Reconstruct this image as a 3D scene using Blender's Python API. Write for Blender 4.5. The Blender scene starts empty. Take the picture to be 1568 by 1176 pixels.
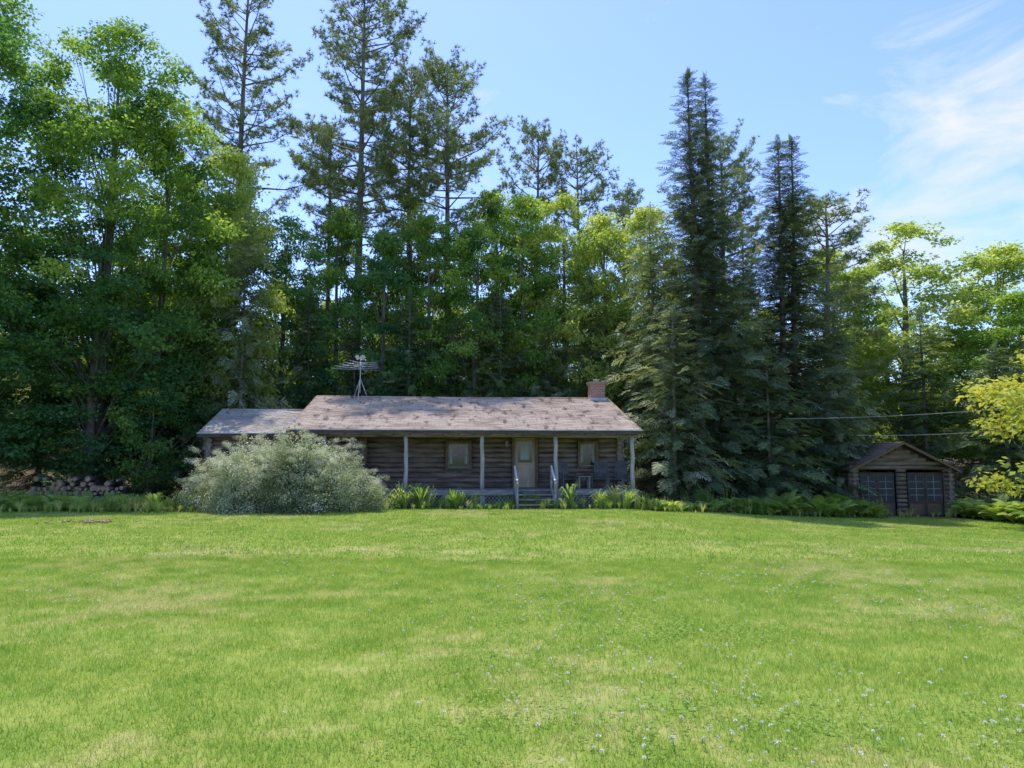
import bpy, math, random
import numpy as np
from mathutils import Vector, Matrix, Euler

scene = bpy.context.scene
scene.view_settings.view_transform = 'Standard'
scene.view_settings.look = 'None'
scene.view_settings.exposure = 0

# ------------------------------------------------------------------ terrain
def sstep(a, b, x):
    t = min(1.0, max(0.0, (x - a) / (b - a)))
    return t * t * (3 - 2 * t)

def gz(x, y):
    z = -0.009 * min(max(y, 0), 30)
    s = max(0.0, x - 4)
    z -= 0.9 * (1 - math.exp(-s / 9)) * sstep(4, 26, y)
    if y > 38:
        d = min(y, 120) - 38
        z += 0.2 * d * d / (d + 10)
    if x < -26:
        d = min(-x, 90) - 26
        z += 0.15 * d * d / (d + 10)
    z += 0.03 * math.sin(x * 0.45 + 1) * math.sin(y * 0.38)
    return z

EDGE = [(-60, 26.5), (-14, 25.6), (-11, 25.6), (-8, 26.6), (5, 27.6), (8, 30.0), (14, 31.5), (16, 32.5), (19.6, 32.5), (20.2, 29), (24, 26.5), (60, 25)]
def edge(x):
    for (x0, y0), (x1, y1) in zip(EDGE, EDGE[1:]):
        if x <= x1:
            return y0 + (y1 - y0) * (x - x0) / (x1 - x0)
    return 26

# ------------------------------------------------------------------ materials
def nt(name):
    m = bpy.data.materials.new(name)
    m.use_nodes = True
    t = m.node_tree
    t.nodes.clear()
    out = t.nodes.new('ShaderNodeOutputMaterial')
    return m, t, out

def N(t, kind, **kw):
    n = t.nodes.new(kind)
    for k, v in kw.items():
        setattr(n, k, v)
    return n

def mixcol(t, fac, a, b, blend='MIX'):
    n = t.nodes.new('ShaderNodeMix')
    n.data_type = 'RGBA'
    n.blend_type = blend
    for sock, v in ((n.inputs[0], fac), (n.inputs[6], a), (n.inputs[7], b)):
        if isinstance(v, (int, float)):
            sock.default_value = v
        elif isinstance(v, tuple):
            sock.default_value = (*v, 1)
        else:
            t.links.new(v, sock)
    return n.outputs[2]

def ramp(t, fac, lo, hi):
    n = t.nodes.new('ShaderNodeMapRange')
    n.inputs[1].default_value = lo
    n.inputs[2].default_value = hi
    t.links.new(fac, n.inputs[0])
    return n.outputs[0]

def noise(t, scale, detail=3, vec=None, rough=0.5, stretch=None, coord='pos'):
    n = t.nodes.new('ShaderNodeTexNoise')
    n.inputs['Scale'].default_value = scale
    n.inputs['Detail'].default_value = detail
    n.inputs['Roughness'].default_value = rough
    if coord == 'pos':
        g = t.nodes.new('ShaderNodeNewGeometry').outputs['Position']
    else:
        g = t.nodes.new('ShaderNodeTexCoord').outputs['Object']
    if stretch:
        mp = t.nodes.new('ShaderNodeMapping')
        mp.inputs['Scale'].default_value = stretch
        t.links.new(g, mp.inputs[0])
        g = mp.outputs[0]
    t.links.new(g, n.inputs['Vector'])
    return n.outputs['Fac']

def leaf_mat(name, c1, c2, c3, trans=0.4, tboost=(1.45, 1.42, 0.65), tint=True):
    m, t, out = nt(name)
    if tint:
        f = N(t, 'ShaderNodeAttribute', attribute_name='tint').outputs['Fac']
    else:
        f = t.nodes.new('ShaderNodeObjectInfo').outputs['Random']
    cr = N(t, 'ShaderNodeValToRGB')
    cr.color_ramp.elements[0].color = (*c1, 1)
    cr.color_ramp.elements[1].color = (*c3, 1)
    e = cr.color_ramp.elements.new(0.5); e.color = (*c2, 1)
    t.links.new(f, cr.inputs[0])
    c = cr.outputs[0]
    p = N(t, 'ShaderNodeBsdfDiffuse')
    t.links.new(c, p.inputs[0])
    tr = N(t, 'ShaderNodeBsdfTranslucent')
    t.links.new(mixcol(t, 1.0, c, tboost, 'MULTIPLY'), tr.inputs[0])
    mx = N(t, 'ShaderNodeMixShader')
    mx.inputs[0].default_value = trans
    t.links.new(p.outputs[0], mx.inputs[1])
    t.links.new(tr.outputs[0], mx.inputs[2])
    t.links.new(mx.outputs[0], out.inputs[0])
    return m

def surf_mat(name, c1, c2, rough=0.8, scale=3, stretch=None, bump=0.3, bscale=None, spec=0.3, c3=None, s3=0.6, metallic=0, detail=5, lo=0.35, hi=0.65, bd=0.02):
    m, t, out = nt(name)
    f = noise(t, scale, detail, stretch=stretch, coord='obj', rough=0.6)
    c = mixcol(t, ramp(t, f, lo, hi), c1, c2)
    if c3:
        c = mixcol(t, ramp(t, noise(t, s3, 3, coord='obj'), 0.48, 0.66), c, c3)
    p = N(t, 'ShaderNodeBsdfPrincipled')
    p.inputs['Roughness'].default_value = rough
    p.inputs['Metallic'].default_value = metallic
    p.inputs['Specular IOR Level'].default_value = spec
    t.links.new(c, p.inputs['Base Color'])
    if bump:
        b = N(t, 'ShaderNodeBump')
        b.inputs['Strength'].default_value = bump
        b.inputs['Distance'].default_value = bd
        fb = noise(t, bscale or scale * 3, 4, stretch=stretch, coord='obj')
        t.links.new(fb, b.inputs['Height'])
        t.links.new(b.outputs[0], p.inputs['Normal'])
    t.links.new(p.outputs[0], out.inputs[0])
    return m

def lawn_color(t, det=3):
    lo = noise(t, 0.28, 1)
    hi = noise(t, 1.9, det, rough=0.8)
    c = mixcol(t, ramp(t, hi, 0.35, 0.65), (0.27, 0.42, 0.07), (0.43, 0.54, 0.12))
    ad = t.nodes.new('ShaderNodeMath'); ad.operation = 'ADD'
    t.links.new(lo, ad.inputs[0]); t.links.new(hi, ad.inputs[1])
    c = mixcol(t, ramp(t, ad.outputs[0], 1.02, 1.50), c, (0.70, 0.61, 0.34))
    return c

M = {}
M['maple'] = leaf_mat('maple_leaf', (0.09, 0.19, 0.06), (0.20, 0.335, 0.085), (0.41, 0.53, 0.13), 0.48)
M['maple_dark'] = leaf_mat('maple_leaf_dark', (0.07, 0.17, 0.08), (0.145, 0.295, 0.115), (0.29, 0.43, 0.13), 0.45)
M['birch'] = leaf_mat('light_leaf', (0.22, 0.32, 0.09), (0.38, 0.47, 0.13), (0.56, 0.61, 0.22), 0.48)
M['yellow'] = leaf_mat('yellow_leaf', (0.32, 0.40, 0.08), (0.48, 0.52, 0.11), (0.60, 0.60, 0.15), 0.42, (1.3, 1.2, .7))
M['spruce'] = leaf_mat('spruce_needle', (0.065, 0.105, 0.06), (0.13, 0.185, 0.095), (0.30, 0.36, 0.20), 0.25, (1.25, 1.25, .7))
M['fir'] = leaf_mat('fir_needle', (0.18, 0.25, 0.13), (0.32, 0.38, 0.20), (0.54, 0.57, 0.36), 0.35, (1.25, 1.25, .7))
M['hemlock'] = leaf_mat('hemlock_needle', (0.10, 0.17, 0.085), (0.19, 0.275, 0.12), (0.37, 0.44, 0.19), 0.36, (1.25, 1.25, .7))
M['pine'] = leaf_mat('pine_needle', (0.15, 0.205, 0.10), (0.235, 0.29, 0.135), (0.35, 0.39, 0.18), 0.4, (1.3, 1.3, .7))
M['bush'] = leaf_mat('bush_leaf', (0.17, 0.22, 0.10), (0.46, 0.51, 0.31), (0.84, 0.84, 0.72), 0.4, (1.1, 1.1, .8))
M['fern'] = leaf_mat('fern_leaf', (0.20, 0.32, 0.08), (0.32, 0.45, 0.11), (0.48, 0.57, 0.17), 0.45, tint=False)
M['daylily'] = leaf_mat('daylily_leaf', (0.20, 0.33, 0.08), (0.36, 0.46, 0.14), (0.58, 0.58, 0.26), 0.45, tint=False)
M['bark'] = surf_mat('bark', (0.11, 0.09, 0.075), (0.26, 0.23, 0.20), 0.9, 4, (1, 1, 0.25), 0, detail=2)
M['log'] = surf_mat('log_wall', (0.09, 0.068, 0.054), (0.29, 0.22, 0.175), 0.85, 5, (0.22, 1, 1.4), 0.6, 14, c3=(0.23, 0.20, 0.18), s3=0.7, spec=.15)
M['logend'] = surf_mat('log_end', (0.13, 0.10, 0.08), (0.30, 0.25, 0.205), 0.85, 12, None, 0.4)
M['chink'] = surf_mat('chinking', (0.08, 0.068, 0.058), (0.20, 0.175, 0.15), 0.9, 8)
M['post'] = surf_mat('weathered_post', (0.30, 0.27, 0.24), (0.50, 0.47, 0.43), 0.85, 4, (3, 3, 0.4), 0.5)
M['grey_wood'] = surf_mat('grey_wood', (0.20, 0.18, 0.165), (0.36, 0.345, 0.32), 0.85, 5, (0.5, 3, 3), 0.4)
M['dark_wood'] = surf_mat('dark_wood', (0.055, 0.042, 0.035), (0.12, 0.095, 0.08), 0.85, 5, (0.5, 3, 3), 0.4)
M['white'] = surf_mat('white_paint', (0.50, 0.49, 0.46), (0.7, 0.69, 0.66), 0.6, 6, None, 0.15)
M['gutter'] = surf_mat('gutter_metal', (0.42, 0.43, 0.43), (0.6, 0.6, 0.6), 0.5, 3, None, 0.1)
M['door'] = surf_mat('door_paint', (0.36, 0.29, 0.20), (0.48, 0.40, 0.29), 0.6, 5, (1, 1, .3), 0.2)
M['frame'] = surf_mat('window_trim', (0.12, 0.075, 0.05), (0.19, 0.13, 0.09), 0.7, 6, None, 0.3)
M['curtain'] = surf_mat('curtain', (0.25, 0.30, 0.27), (0.42, 0.48, 0.44), 0.9, 3, (8, 1, .2), 0.3)
M['chair'] = surf_mat('chair_wood', (0.07, 0.07, 0.075), (0.15, 0.15, 0.15), 0.7, 6, None, 0.2)
M['alu'] = surf_mat('aluminium', (0.45, 0.46, 0.48), (0.6, 0.6, 0.62), 0.4, 6, None, 0, metallic=0.6)
M['clover'] = surf_mat('clover_flower', (0.80, 0.76, 0.66), (0.86, 0.83, 0.75), 0.8, 40, None, 0)
M['stone'] = surf_mat('stone', (0.22, 0.21, 0.19), (0.4, 0.38, 0.35), 0.9, 4, None, 0.5)
M['wire'] = surf_mat('cable', (0.3, 0.3, 0.3), (0.45, 0.45, 0.45), 0.5, 4, None, 0)
M['wood_end'] = surf_mat('firewood_end', (0.28, 0.18, 0.10), (0.52, 0.36, 0.21), 0.85, 9, None, 0.4)

def glass_mat(name, col, rough, spec):
    m, t, out = nt(name)
    p = N(t, 'ShaderNodeBsdfPrincipled')
    p.inputs['Base Color'].default_value = (*col, 1)
    p.inputs['Roughness'].default_value = rough
    p.inputs['Specular IOR Level'].default_value = spec
    t.links.new(p.outputs[0], out.inputs[0])
    return m
M['glass'] = glass_mat('window_glass', (0.03, 0.04, 0.045), 0.06, 0.6)
M['shedglass'] = glass_mat('dusty_glass', (0.045, 0.052, 0.068), 0.3, 0.25)

def shingle_mat(name, a, b, c3, cm):
    m, t, out = nt(name)
    tc = t.nodes.new('ShaderNodeTexCoord').outputs['Object']
    br = N(t, 'ShaderNodeTexBrick')
    br.inputs['Scale'].default_value = 1
    br.inputs['Brick Width'].default_value = 0.30
    br.inputs['Row Height'].default_value = 0.14
    br.inputs['Mortar Size'].default_value = 0.006
    br.inputs['Color1'].default_value = (*a, 1)
    br.inputs['Color2'].default_value = (*b, 1)
    br.inputs['Mortar'].default_value = (a[0] * .4, a[1] * .4, a[2] * .4, 1)
    t.links.new(tc, br.inputs['Vector'])
    c = mixcol(t, ramp(t, noise(t, 0.9, 6, coord='obj', rough=0.65), 0.46, 0.66), br.outputs[0], c3)
    c = mixcol(t, ramp(t, noise(t, 2.2, 5, coord='obj', rough=0.7, stretch=(1.4, .5, .5)), 0.54, 0.64), c, cm)
    c = mixcol(t, ramp(t, noise(t, 60, 2, coord='obj'), 0.2, 0.9), c, (0.45, 0.42, 0.39), 'OVERLAY')
    p = N(t, 'ShaderNodeBsdfPrincipled')
    p.inputs['Roughness'].default_value = 0.9
    t.links.new(c, p.inputs['Base Color'])
    t.links.new(p.outputs[0], out.inputs[0])
    return m
M['shingle'] = shingle_mat('asphalt_shingle', (0.49, 0.395, 0.32), (0.60, 0.50, 0.415), (0.33, 0.245, 0.19), (0.14, 0.10, 0.08))
M['shingle2'] = shingle_mat('asphalt_shingle_grey', (0.42, 0.39, 0.35), (0.50, 0.47, 0.42), (0.34, 0.29, 0.25), (0.24, 0.21, 0.18))
M['shingle3'] = shingle_mat('shed_shingle', (0.22, 0.16, 0.115), (0.32, 0.24, 0.18), (0.14, 0.10, 0.07), (0.13, 0.14, 0.08))

m, t, out = nt('brick')
tc = t.nodes.new('ShaderNodeTexCoord').outputs['Object']
mp = N(t, 'ShaderNodeMapping'); mp.inputs['Rotation'].default_value = (math.pi / 2, 0, 0)
t.links.new(tc, mp.inputs[0])
br = N(t, 'ShaderNodeTexBrick')
br.inputs['Scale'].default_value = 1
br.inputs['Brick Width'].default_value = 0.21
br.inputs['Row Height'].default_value = 0.075
br.inputs['Mortar Size'].default_value = 0.01
br.inputs['Color1'].default_value = (0.44, 0.19, 0.13, 1)
br.inputs['Color2'].default_value = (0.33, 0.14, 0.10, 1)
br.inputs['Mortar'].default_value = (0.38, 0.35, 0.32, 1)
t.links.new(mp.outputs[0], br.inputs['Vector'])
p = N(t, 'ShaderNodeBsdfPrincipled'); p.inputs['Roughness'].default_value = 0.9
t.links.new(br.outputs[0], p.inputs['Base Color'])
t.links.new(p.outputs[0], out.inputs[0])
M['brick'] = m

m, t, out = nt('grass_blade')
c2 = lawn_color(t, 3)
p = N(t, 'ShaderNodeBsdfDiffuse')
t.links.new(c2, p.inputs[0])
tr = N(t, 'ShaderNodeBsdfTranslucent')
t.links.new(mixcol(t, 1.0, c2, (1.2, 1.15, 0.7), 'MULTIPLY'), tr.inputs[0])
mx = N(t, 'ShaderNodeMixShader'); mx.inputs[0].default_value = 0.35
t.links.new(p.outputs[0], mx.inputs[1]); t.links.new(tr.outputs[0], mx.inputs[2])
t.links.new(mx.outputs[0], out.inputs[0])
M['grass'] = m
M['cloverleaf'] = leaf_mat('clover_leaf', (0.24, 0.39, 0.09), (0.30, 0.45, 0.11), (0.36, 0.49, 0.14), 0.35, (1.1, 1.1, .8), tint=False)

m, t, out = nt('ground_soil_and_turf')
at = N(t, 'ShaderNodeAttribute', attribute_name='forest')
lc = mixcol(t, 1.0, lawn_color(t), (0.62, 0.58, 0.55), 'MULTIPLY')  # soil under turf, darkened to stand in for shade between blades
fc = mixcol(t, ramp(t, noise(t, 1.5, 5), 0.35, 0.65), (0.06, 0.042, 0.027), (0.14, 0.105, 0.07))
fc = mixcol(t, ramp(t, noise(t, 0.6, 4), 0.5, 0.65), fc, (0.08, 0.13, 0.045))
cc = mixcol(t, at.outputs['Fac'], lc, fc)
p = N(t, 'ShaderNodeBsdfPrincipled'); p.inputs['Roughness'].default_value = 0.95
p.inputs['Specular IOR Level'].default_value = 0.1
t.links.new(cc, p.inputs['Base Color'])
b = N(t, 'ShaderNodeBump'); b.inputs['Strength'].default_value = 0.5; b.inputs['Distance'].default_value = 0.04
t.links.new(noise(t, 14, 4), b.inputs['Height'])
t.links.new(b.outputs[0], p.inputs['Normal'])
t.links.new(p.outputs[0], out.inputs[0])
M['ground'] = m

# ------------------------------------------------------------------ mesh builder
class MB:
    def __init__(s):
        s.v = []; s.f = []; s.m = []; s.sm = []; s.mats = []
    def mi(s, mat):
        if mat not in s.mats:
            s.mats.append(mat)
        return s.mats.index(mat)
    def box(s, c, size, mat, rot=None):
        k = s.mi(mat); b = len(s.v)
        hx, hy, hz = size[0] / 2, size[1] / 2, size[2] / 2
        e = Euler(rot) if rot else None
        for x, y, z in ((-1,-1,-1),(1,-1,-1),(1,1,-1),(-1,1,-1),(-1,-1,1),(1,-1,1),(1,1,1),(-1,1,1)):
            p = Vector((x * hx, y * hy, z * hz))
            if e: p.rotate(e)
            s.v.append((p.x + c[0], p.y + c[1], p.z + c[2]))
        for q in ((0,3,2,1),(4,5,6,7),(0,1,5,4),(1,2,6,5),(2,3,7,6),(3,0,4,7)):
            s.f.append(tuple(b + i for i in q)); s.m.append(k); s.sm.append(False)
    def tube(s, pts, rad, mat, n=6, cap=True, capmat=None):
        k = s.mi(mat); kc = s.mi(capmat) if capmat else k
        pts = [Vector(p) for p in pts]; b = len(s.v)
        if not isinstance(rad, (list, tuple)): rad = [rad] * len(pts)
        for i, p in enumerate(pts):
            d = (pts[min(i + 1, len(pts) - 1)] - pts[max(i - 1, 0)])
            if d.length < 1e-6: d = Vector((0, 0, 1))
            d.normalize()
            a = Vector((0, 0, 1)) if abs(d.z) < 0.9 else Vector((1, 0, 0))
            u = d.cross(a).normalized(); w = d.cross(u)
            for j in range(n):
                an = 2 * math.pi * j / n
                q = p + (u * math.cos(an) + w * math.sin(an)) * rad[i]
                s.v.append(tuple(q))
        for i in range(len(pts) - 1):
            for j in range(n):
                j2 = (j + 1) % n
                s.f.append((b + i*n + j, b + i*n + j2, b + (i+1)*n + j2, b + (i+1)*n + j)); s.m.append(k); s.sm.append(True)
        if cap:
            s.f.append(tuple(b + j for j in range(n))[::-1]); s.m.append(kc); s.sm.append(False)
            e = b + (len(pts) - 1) * n
            s.f.append(tuple(e + j for j in range(n))); s.m.append(kc); s.sm.append(False)
    def face(s, vs, mat, smooth=False):
        k = s.mi(mat); b = len(s.v)
        s.v.extend([tuple(v) for v in vs]); s.f.append(tuple(range(b, b + len(vs)))); s.m.append(k); s.sm.append(smooth)
    def mesh(s, name):
        me = bpy.data.meshes.new(name)
        me.from_pydata(s.v, [], s.f)
        for mt in s.mats: me.materials.append(M[mt])
        me.polygons.foreach_set('material_index', s.m)
        me.polygons.foreach_set('use_smooth', s.sm)
        me.update()
        return me
    def obj(s, name, parent=None, loc=None, rot=None, link=True):
        o = bpy.data.objects.new(name, s.mesh(name))
        if link: scene.collection.objects.link(o)
        if parent: o.parent = parent
        if loc: o.location = loc
        if rot: o.rotation_euler = rot
        return o

def empty(name, loc=(0, 0, 0), rz=0):
    o = bpy.data.objects.new(name, None)
    scene.collection.objects.link(o)
    o.location = loc; o.rotation_euler = (0, 0, rz)
    return o

def rotmats(e):
    cx, cy, cz = np.cos(e).T; sx, sy, sz = np.sin(e).T
    R = np.empty((len(e), 3, 3))
    R[:, 0, 0] = cz * cy; R[:, 0, 1] = cz * sy * sx - sz * cx; R[:, 0, 2] = cz * sy * cx + sz * sx
    R[:, 1, 0] = sz * cy; R[:, 1, 1] = sz * sy * sx + cz * cx; R[:, 1, 2] = sz * sy * cx - cz * sx
    R[:, 2, 0] = -sy; R[:, 2, 1] = cy * sx; R[:, 2, 2] = cy * cx
    return R

def realize(name, wood, inst, clumps, leafmat, nv):
    V = [np.array(wood.v, dtype=np.float64).reshape(-1, 3)]
    T = [np.zeros(len(wood.v))]
    loops = [np.array([i for f in wood.f for i in f], dtype=np.int32)]
    ls = []; k = 0
    for f in wood.f: ls.append(k); k += len(f)
    starts = [np.array(ls, dtype=np.int32)]
    mats = [np.zeros(len(wood.f), dtype=np.int32)]
    base = len(wood.v)
    P = np.array([tuple(i[0]) for i in inst]); E = np.array([tuple(i[1]) for i in inst]); S = np.array([i[2] for i in inst]); I = np.array([i[3] for i in inst]); TT = np.array([i[4] for i in inst])
    Rm = rotmats(E)
    for ci, cv in enumerate(clumps):
        sel = np.where(I == ci)[0]
        if not len(sel): continue
        vv = np.einsum('nij,vj->nvi', Rm[sel], cv) * S[sel][:, None, None] + P[sel][:, None, :]
        n = vv.shape[0] * vv.shape[1]
        V.append(vv.reshape(-1, 3)); T.append(np.repeat(TT[sel], vv.shape[1]))
        loops.append(np.arange(base, base + n, dtype=np.int32))
        starts.append(np.arange(k, k + n, nv, dtype=np.int32)); mats.append(np.ones(n // nv, dtype=np.int32))
        base += n; k += n
    V = np.concatenate(V).astype(np.float32); loops = np.concatenate(loops); starts = np.concatenate(starts); mats = np.concatenate(mats)
    me = bpy.data.meshes.new(name)
    me.vertices.add(len(V)); me.vertices.foreach_set('co', V.ravel())
    me.loops.add(len(loops)); me.loops.foreach_set('vertex_index', loops)
    me.polygons.add(len(starts)); me.polygons.foreach_set('loop_start', starts)
    me.materials.append(M['bark']); me.materials.append(M[leafmat])
    me.polygons.foreach_set('material_index', mats)
    a = me.attributes.new('tint', 'FLOAT', 'POINT'); a.data.foreach_set('value', np.clip(np.concatenate(T), 0, 1).astype(np.float32))
    me.update(calc_edges=True)
    return me

# ------------------------------------------------------------------ scatter via geometry nodes
_ng = {}
def scatter_tree(coll):
    if coll.name in _ng: return _ng[coll.name]
    g = bpy.data.node_groups.new('scatter_' + coll.name, 'GeometryNodeTree')
    g.interface.new_socket('Geometry', in_out='INPUT', socket_type='NodeSocketGeometry')
    g.interface.new_socket('Geometry', in_out='OUTPUT', socket_type='NodeSocketGeometry')
    gi = g.nodes.new('NodeGroupInput'); go = g.nodes.new('NodeGroupOutput')
    ci = g.nodes.new('GeometryNodeCollectionInfo')
    ci.inputs['Collection'].default_value = coll
    ci.inputs['Separate Children'].default_value = True
    ci.inputs['Reset Children'].default_value = True
    ip = g.nodes.new('GeometryNodeInstanceOnPoints')
    ip.inputs['Pick Instance'].default_value = True
    def na(nm, dt):
        n = g.nodes.new('GeometryNodeInputNamedAttribute'); n.data_type = dt
        n.inputs['Name'].default_value = nm
        return n.outputs['Attribute']
    er = g.nodes.new('FunctionNodeEulerToRotation')
    L = g.links.new
    L(gi.outputs[0], ip.inputs['Points']); L(ci.outputs[0], ip.inputs['Instance'])
    L(na('idx', 'INT'), ip.inputs['Instance Index'])
    L(na('rot', 'FLOAT_VECTOR'), er.inputs[0]); L(er.outputs[0], ip.inputs['Rotation'])
    L(na('scl', 'FLOAT'), ip.inputs['Scale'])
    L(ip.outputs[0], go.inputs[0])
    _ng[coll.name] = g
    return g

def scatter(name, inst, coll, parent=None, loc=None, rot=None):
    me = bpy.data.meshes.new(name)
    n = len(inst)
    me.vertices.add(n)
    me.vertices.foreach_set('co', np.array([tuple(i[0]) for i in inst], dtype=np.float32).ravel())
    a = me.attributes.new('rot', 'FLOAT_VECTOR', 'POINT'); a.data.foreach_set('vector', np.array([tuple(i[1]) for i in inst], dtype=np.float32).ravel())
    a = me.attributes.new('scl', 'FLOAT', 'POINT'); a.data.foreach_set('value', np.array([i[2] for i in inst], dtype=np.float32))
    a = me.attributes.new('idx', 'INT', 'POINT'); a.data.foreach_set('value', np.array([i[3] for i in inst], dtype=np.int32))
    me.update()
    o = bpy.data.objects.new(name, me)
    scene.collection.objects.link(o)
    md = o.modifiers.new('scatter', 'NODES'); md.node_group = scatter_tree(coll)
    if parent: o.parent = parent
    if loc: o.location = loc
    if rot: o.rotation_euler = rot
    return o

def clump_coll(name, builders):
    c = bpy.data.collections.new(name)
    for i, b in enumerate(builders):
        c.objects.link(b.obj('%s_%d' % (name, i), link=False))
    return c

def rdir(r):
    while True:
        v = Vector((r.uniform(-1, 1), r.uniform(-1, 1), r.uniform(-1, 1)))
        if 0.05 < v.length < 1: return v.normalized()

def leafclump(seed, n=34, rad=0.5, size=0.16, flat=0.55, asp=0.75):
    r = random.Random(seed); o = []
    for i in range(n):
        d = rdir(r); rr = rad * r.random() ** 0.45
        c = Vector((d.x * rr, d.y * rr, d.z * rr * flat))
        s = size * r.uniform(0.65, 1.25)
        a = (Vector((d.x, d.y, -0.35)) + rdir(r) * 0.6).normalized()
        nrm = (Vector((0, 0, 1)) + rdir(r) * 0.9).normalized()
        w = a.cross(nrm).normalized() * s * asp * 0.5
        a = a * s
        up = nrm * s * 0.12
        o += [c, c + a * 0.45 + w + up, c + a, c + a * 0.45 - w + up]
    return np.array([tuple(v) for v in o])

def needle_spray(seed, L=0.85, W=0.32, wid=0.044, step=0.07, droop=0.12):
    r = random.Random(seed); o = []; x = 0.0
    while x < L:
        t_ = x / L
        l = W * (1 - t_) ** 0.6 * r.uniform(0.75, 1.15) + 0.05
        for sgn in (-1, 1):
            an = math.radians(r.uniform(40, 60))
            p0 = Vector((x, 0, -droop * t_ * t_))
            d = Vector((math.cos(an), sgn * math.sin(an), r.uniform(-0.45, 0.15))).normalized() * l
            w = Vector((-d.y, d.x, r.uniform(-0.02, 0.02))).normalized() * wid * r.uniform(0.7, 1.2)
            o += [p0 - w * .5, p0 + d * 0.6 - w * 0.6, p0 + d, p0 + d * 0.6 + w * 0.6]
        x += step
    o += [Vector((0, -.02, 0)), Vector((L * 1.08, -.004, -droop)), Vector((L * 1.08, .004, -droop)), Vector((0, .02, 0))]
    return np.array([tuple(v) for v in o])

def pinepuff(seed, n=65, size=0.26):
    r = random.Random(seed); o = []
    for k in range(5):
        ce = rdir(r) * 0.28; ce.z *= 0.4
        for i in range(n // 5):
            d = (rdir(r) + Vector((0, 0, 0.45))).normalized() * size * r.uniform(0.7, 1.15)
            w = d.cross(rdir(r)).normalized() * 0.018
            p0 = ce + rdir(r) * 0.03
            o += [p0 - w, p0 + w, p0 + d]
    return np.array([tuple(v) for v in o])

K = {'leaf': ([leafclump(10 + i) for i in range(4)], 4),
     'spray': ([needle_spray(30 + i) for i in range(4)], 4),
     'droop': ([needle_spray(34 + i, droop=.22, W=.36) for i in range(4)], 4),
     'puff': ([pinepuff(50 + i) for i in range(4)], 3),
     'bush': ([leafclump(70 + i, n=55, rad=0.3, size=0.072, flat=0.8, asp=0.55) for i in range(4)], 4)}

def eul_from_dir(d, roll=0.0):
    d = Vector(d).normalized()
    q = d.to_track_quat('X', 'Z')
    return (q.to_matrix() @ Matrix.Rotation(roll, 3, 'X')).to_euler()

# ------------------------------------------------------------------ tree generators
def trunk(b, h, r0, lean, r, mat, top=0.02, n=9):
    pts = []; rad = []
    wx, wy = r.uniform(-.15, .15), r.uniform(-.15, .15)
    for i in range(9):
        t_ = i / 8
        pts.append(Vector((lean[0] * t_ + wx * math.sin(t_ * 5), lean[1] * t_ + wy * math.sin(t_ * 4 + 1), h * t_ - (0.3 if i == 0 else 0))))
        rad.append(r0 * (1.25 if i == 0 else 1) * (1 - t_) ** 0.8 + top)
    b.tube(pts, rad, mat, n)
    def at(t_):
        t_ = min(.9999, max(0, t_)); k = int(t_ * 8); f = t_ * 8 - k
        return pts[k].lerp(pts[k + 1], f)
    return at

def gen_broadleaf(seed, h, R, base=0.12, dens=1.0, lean=(0, 0), bark='bark', peak=0.45, lob=1.0):
    r = random.Random(seed); b = MB(); inst = []
    at = trunk(b, h * 0.9, 0.016 * h, lean, r, bark)
    n = int(R * (h * (1 - base)) * 2.0 * lob)
    for i in range(n):
        t_ = r.random() ** 0.9
        zz = base + (1 - base) * t_
        env = R * (max(0, 1 - abs((t_ - peak) / (1 - peak if t_ > peak else peak * 1.35)) ** 2.1)) ** 0.6
        an = r.uniform(0, 2 * math.pi)
        env *= 1 + 0.16 * math.sin(an * 3 + seed) + 0.12 * math.sin(an * 5 + t_ * 9 + seed)
        rr = env * math.sqrt(r.uniform(0.2, 1))
        lr = (0.55 + R * .06) * r.uniform(0.55, 1.35) * (1.15 - 0.45 * t_)
        axis = at(zz)
        c = Vector((axis.x + math.cos(an) * max(0, rr - lr * .4), axis.y + math.sin(an) * max(0, rr - lr * .4), h * zz - lr * .4))
        if i % 3 == 0:
            s0 = at(max(0.12, zz - 0.12 - rr / h * 0.8))
            mid = s0.lerp(c, 0.5) + Vector((r.uniform(-.2, .2), r.uniform(-.2, .2), 0.1 * rr))
            b.tube([s0, mid, c], [0.035 + rr * .006, 0.022, 0.008], bark, 4, False)
        lt = r.gauss(.44, .24) + .35 * (t_ - .5)  # random lobe tone, plus sunlit crown tops painted in as paler tint
        for k in range(int(17 * lr * lr * dens) + 3):
            d = rdir(r)
            if d.z < -0.3: d.z *= -1
            q = c + Vector((d.x * lr, d.y * lr, d.z * lr * 0.7)) * r.uniform(0.35, 1.25)
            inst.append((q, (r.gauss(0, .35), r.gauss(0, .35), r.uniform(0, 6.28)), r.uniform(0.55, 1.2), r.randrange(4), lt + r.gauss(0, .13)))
    return b, inst

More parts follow.
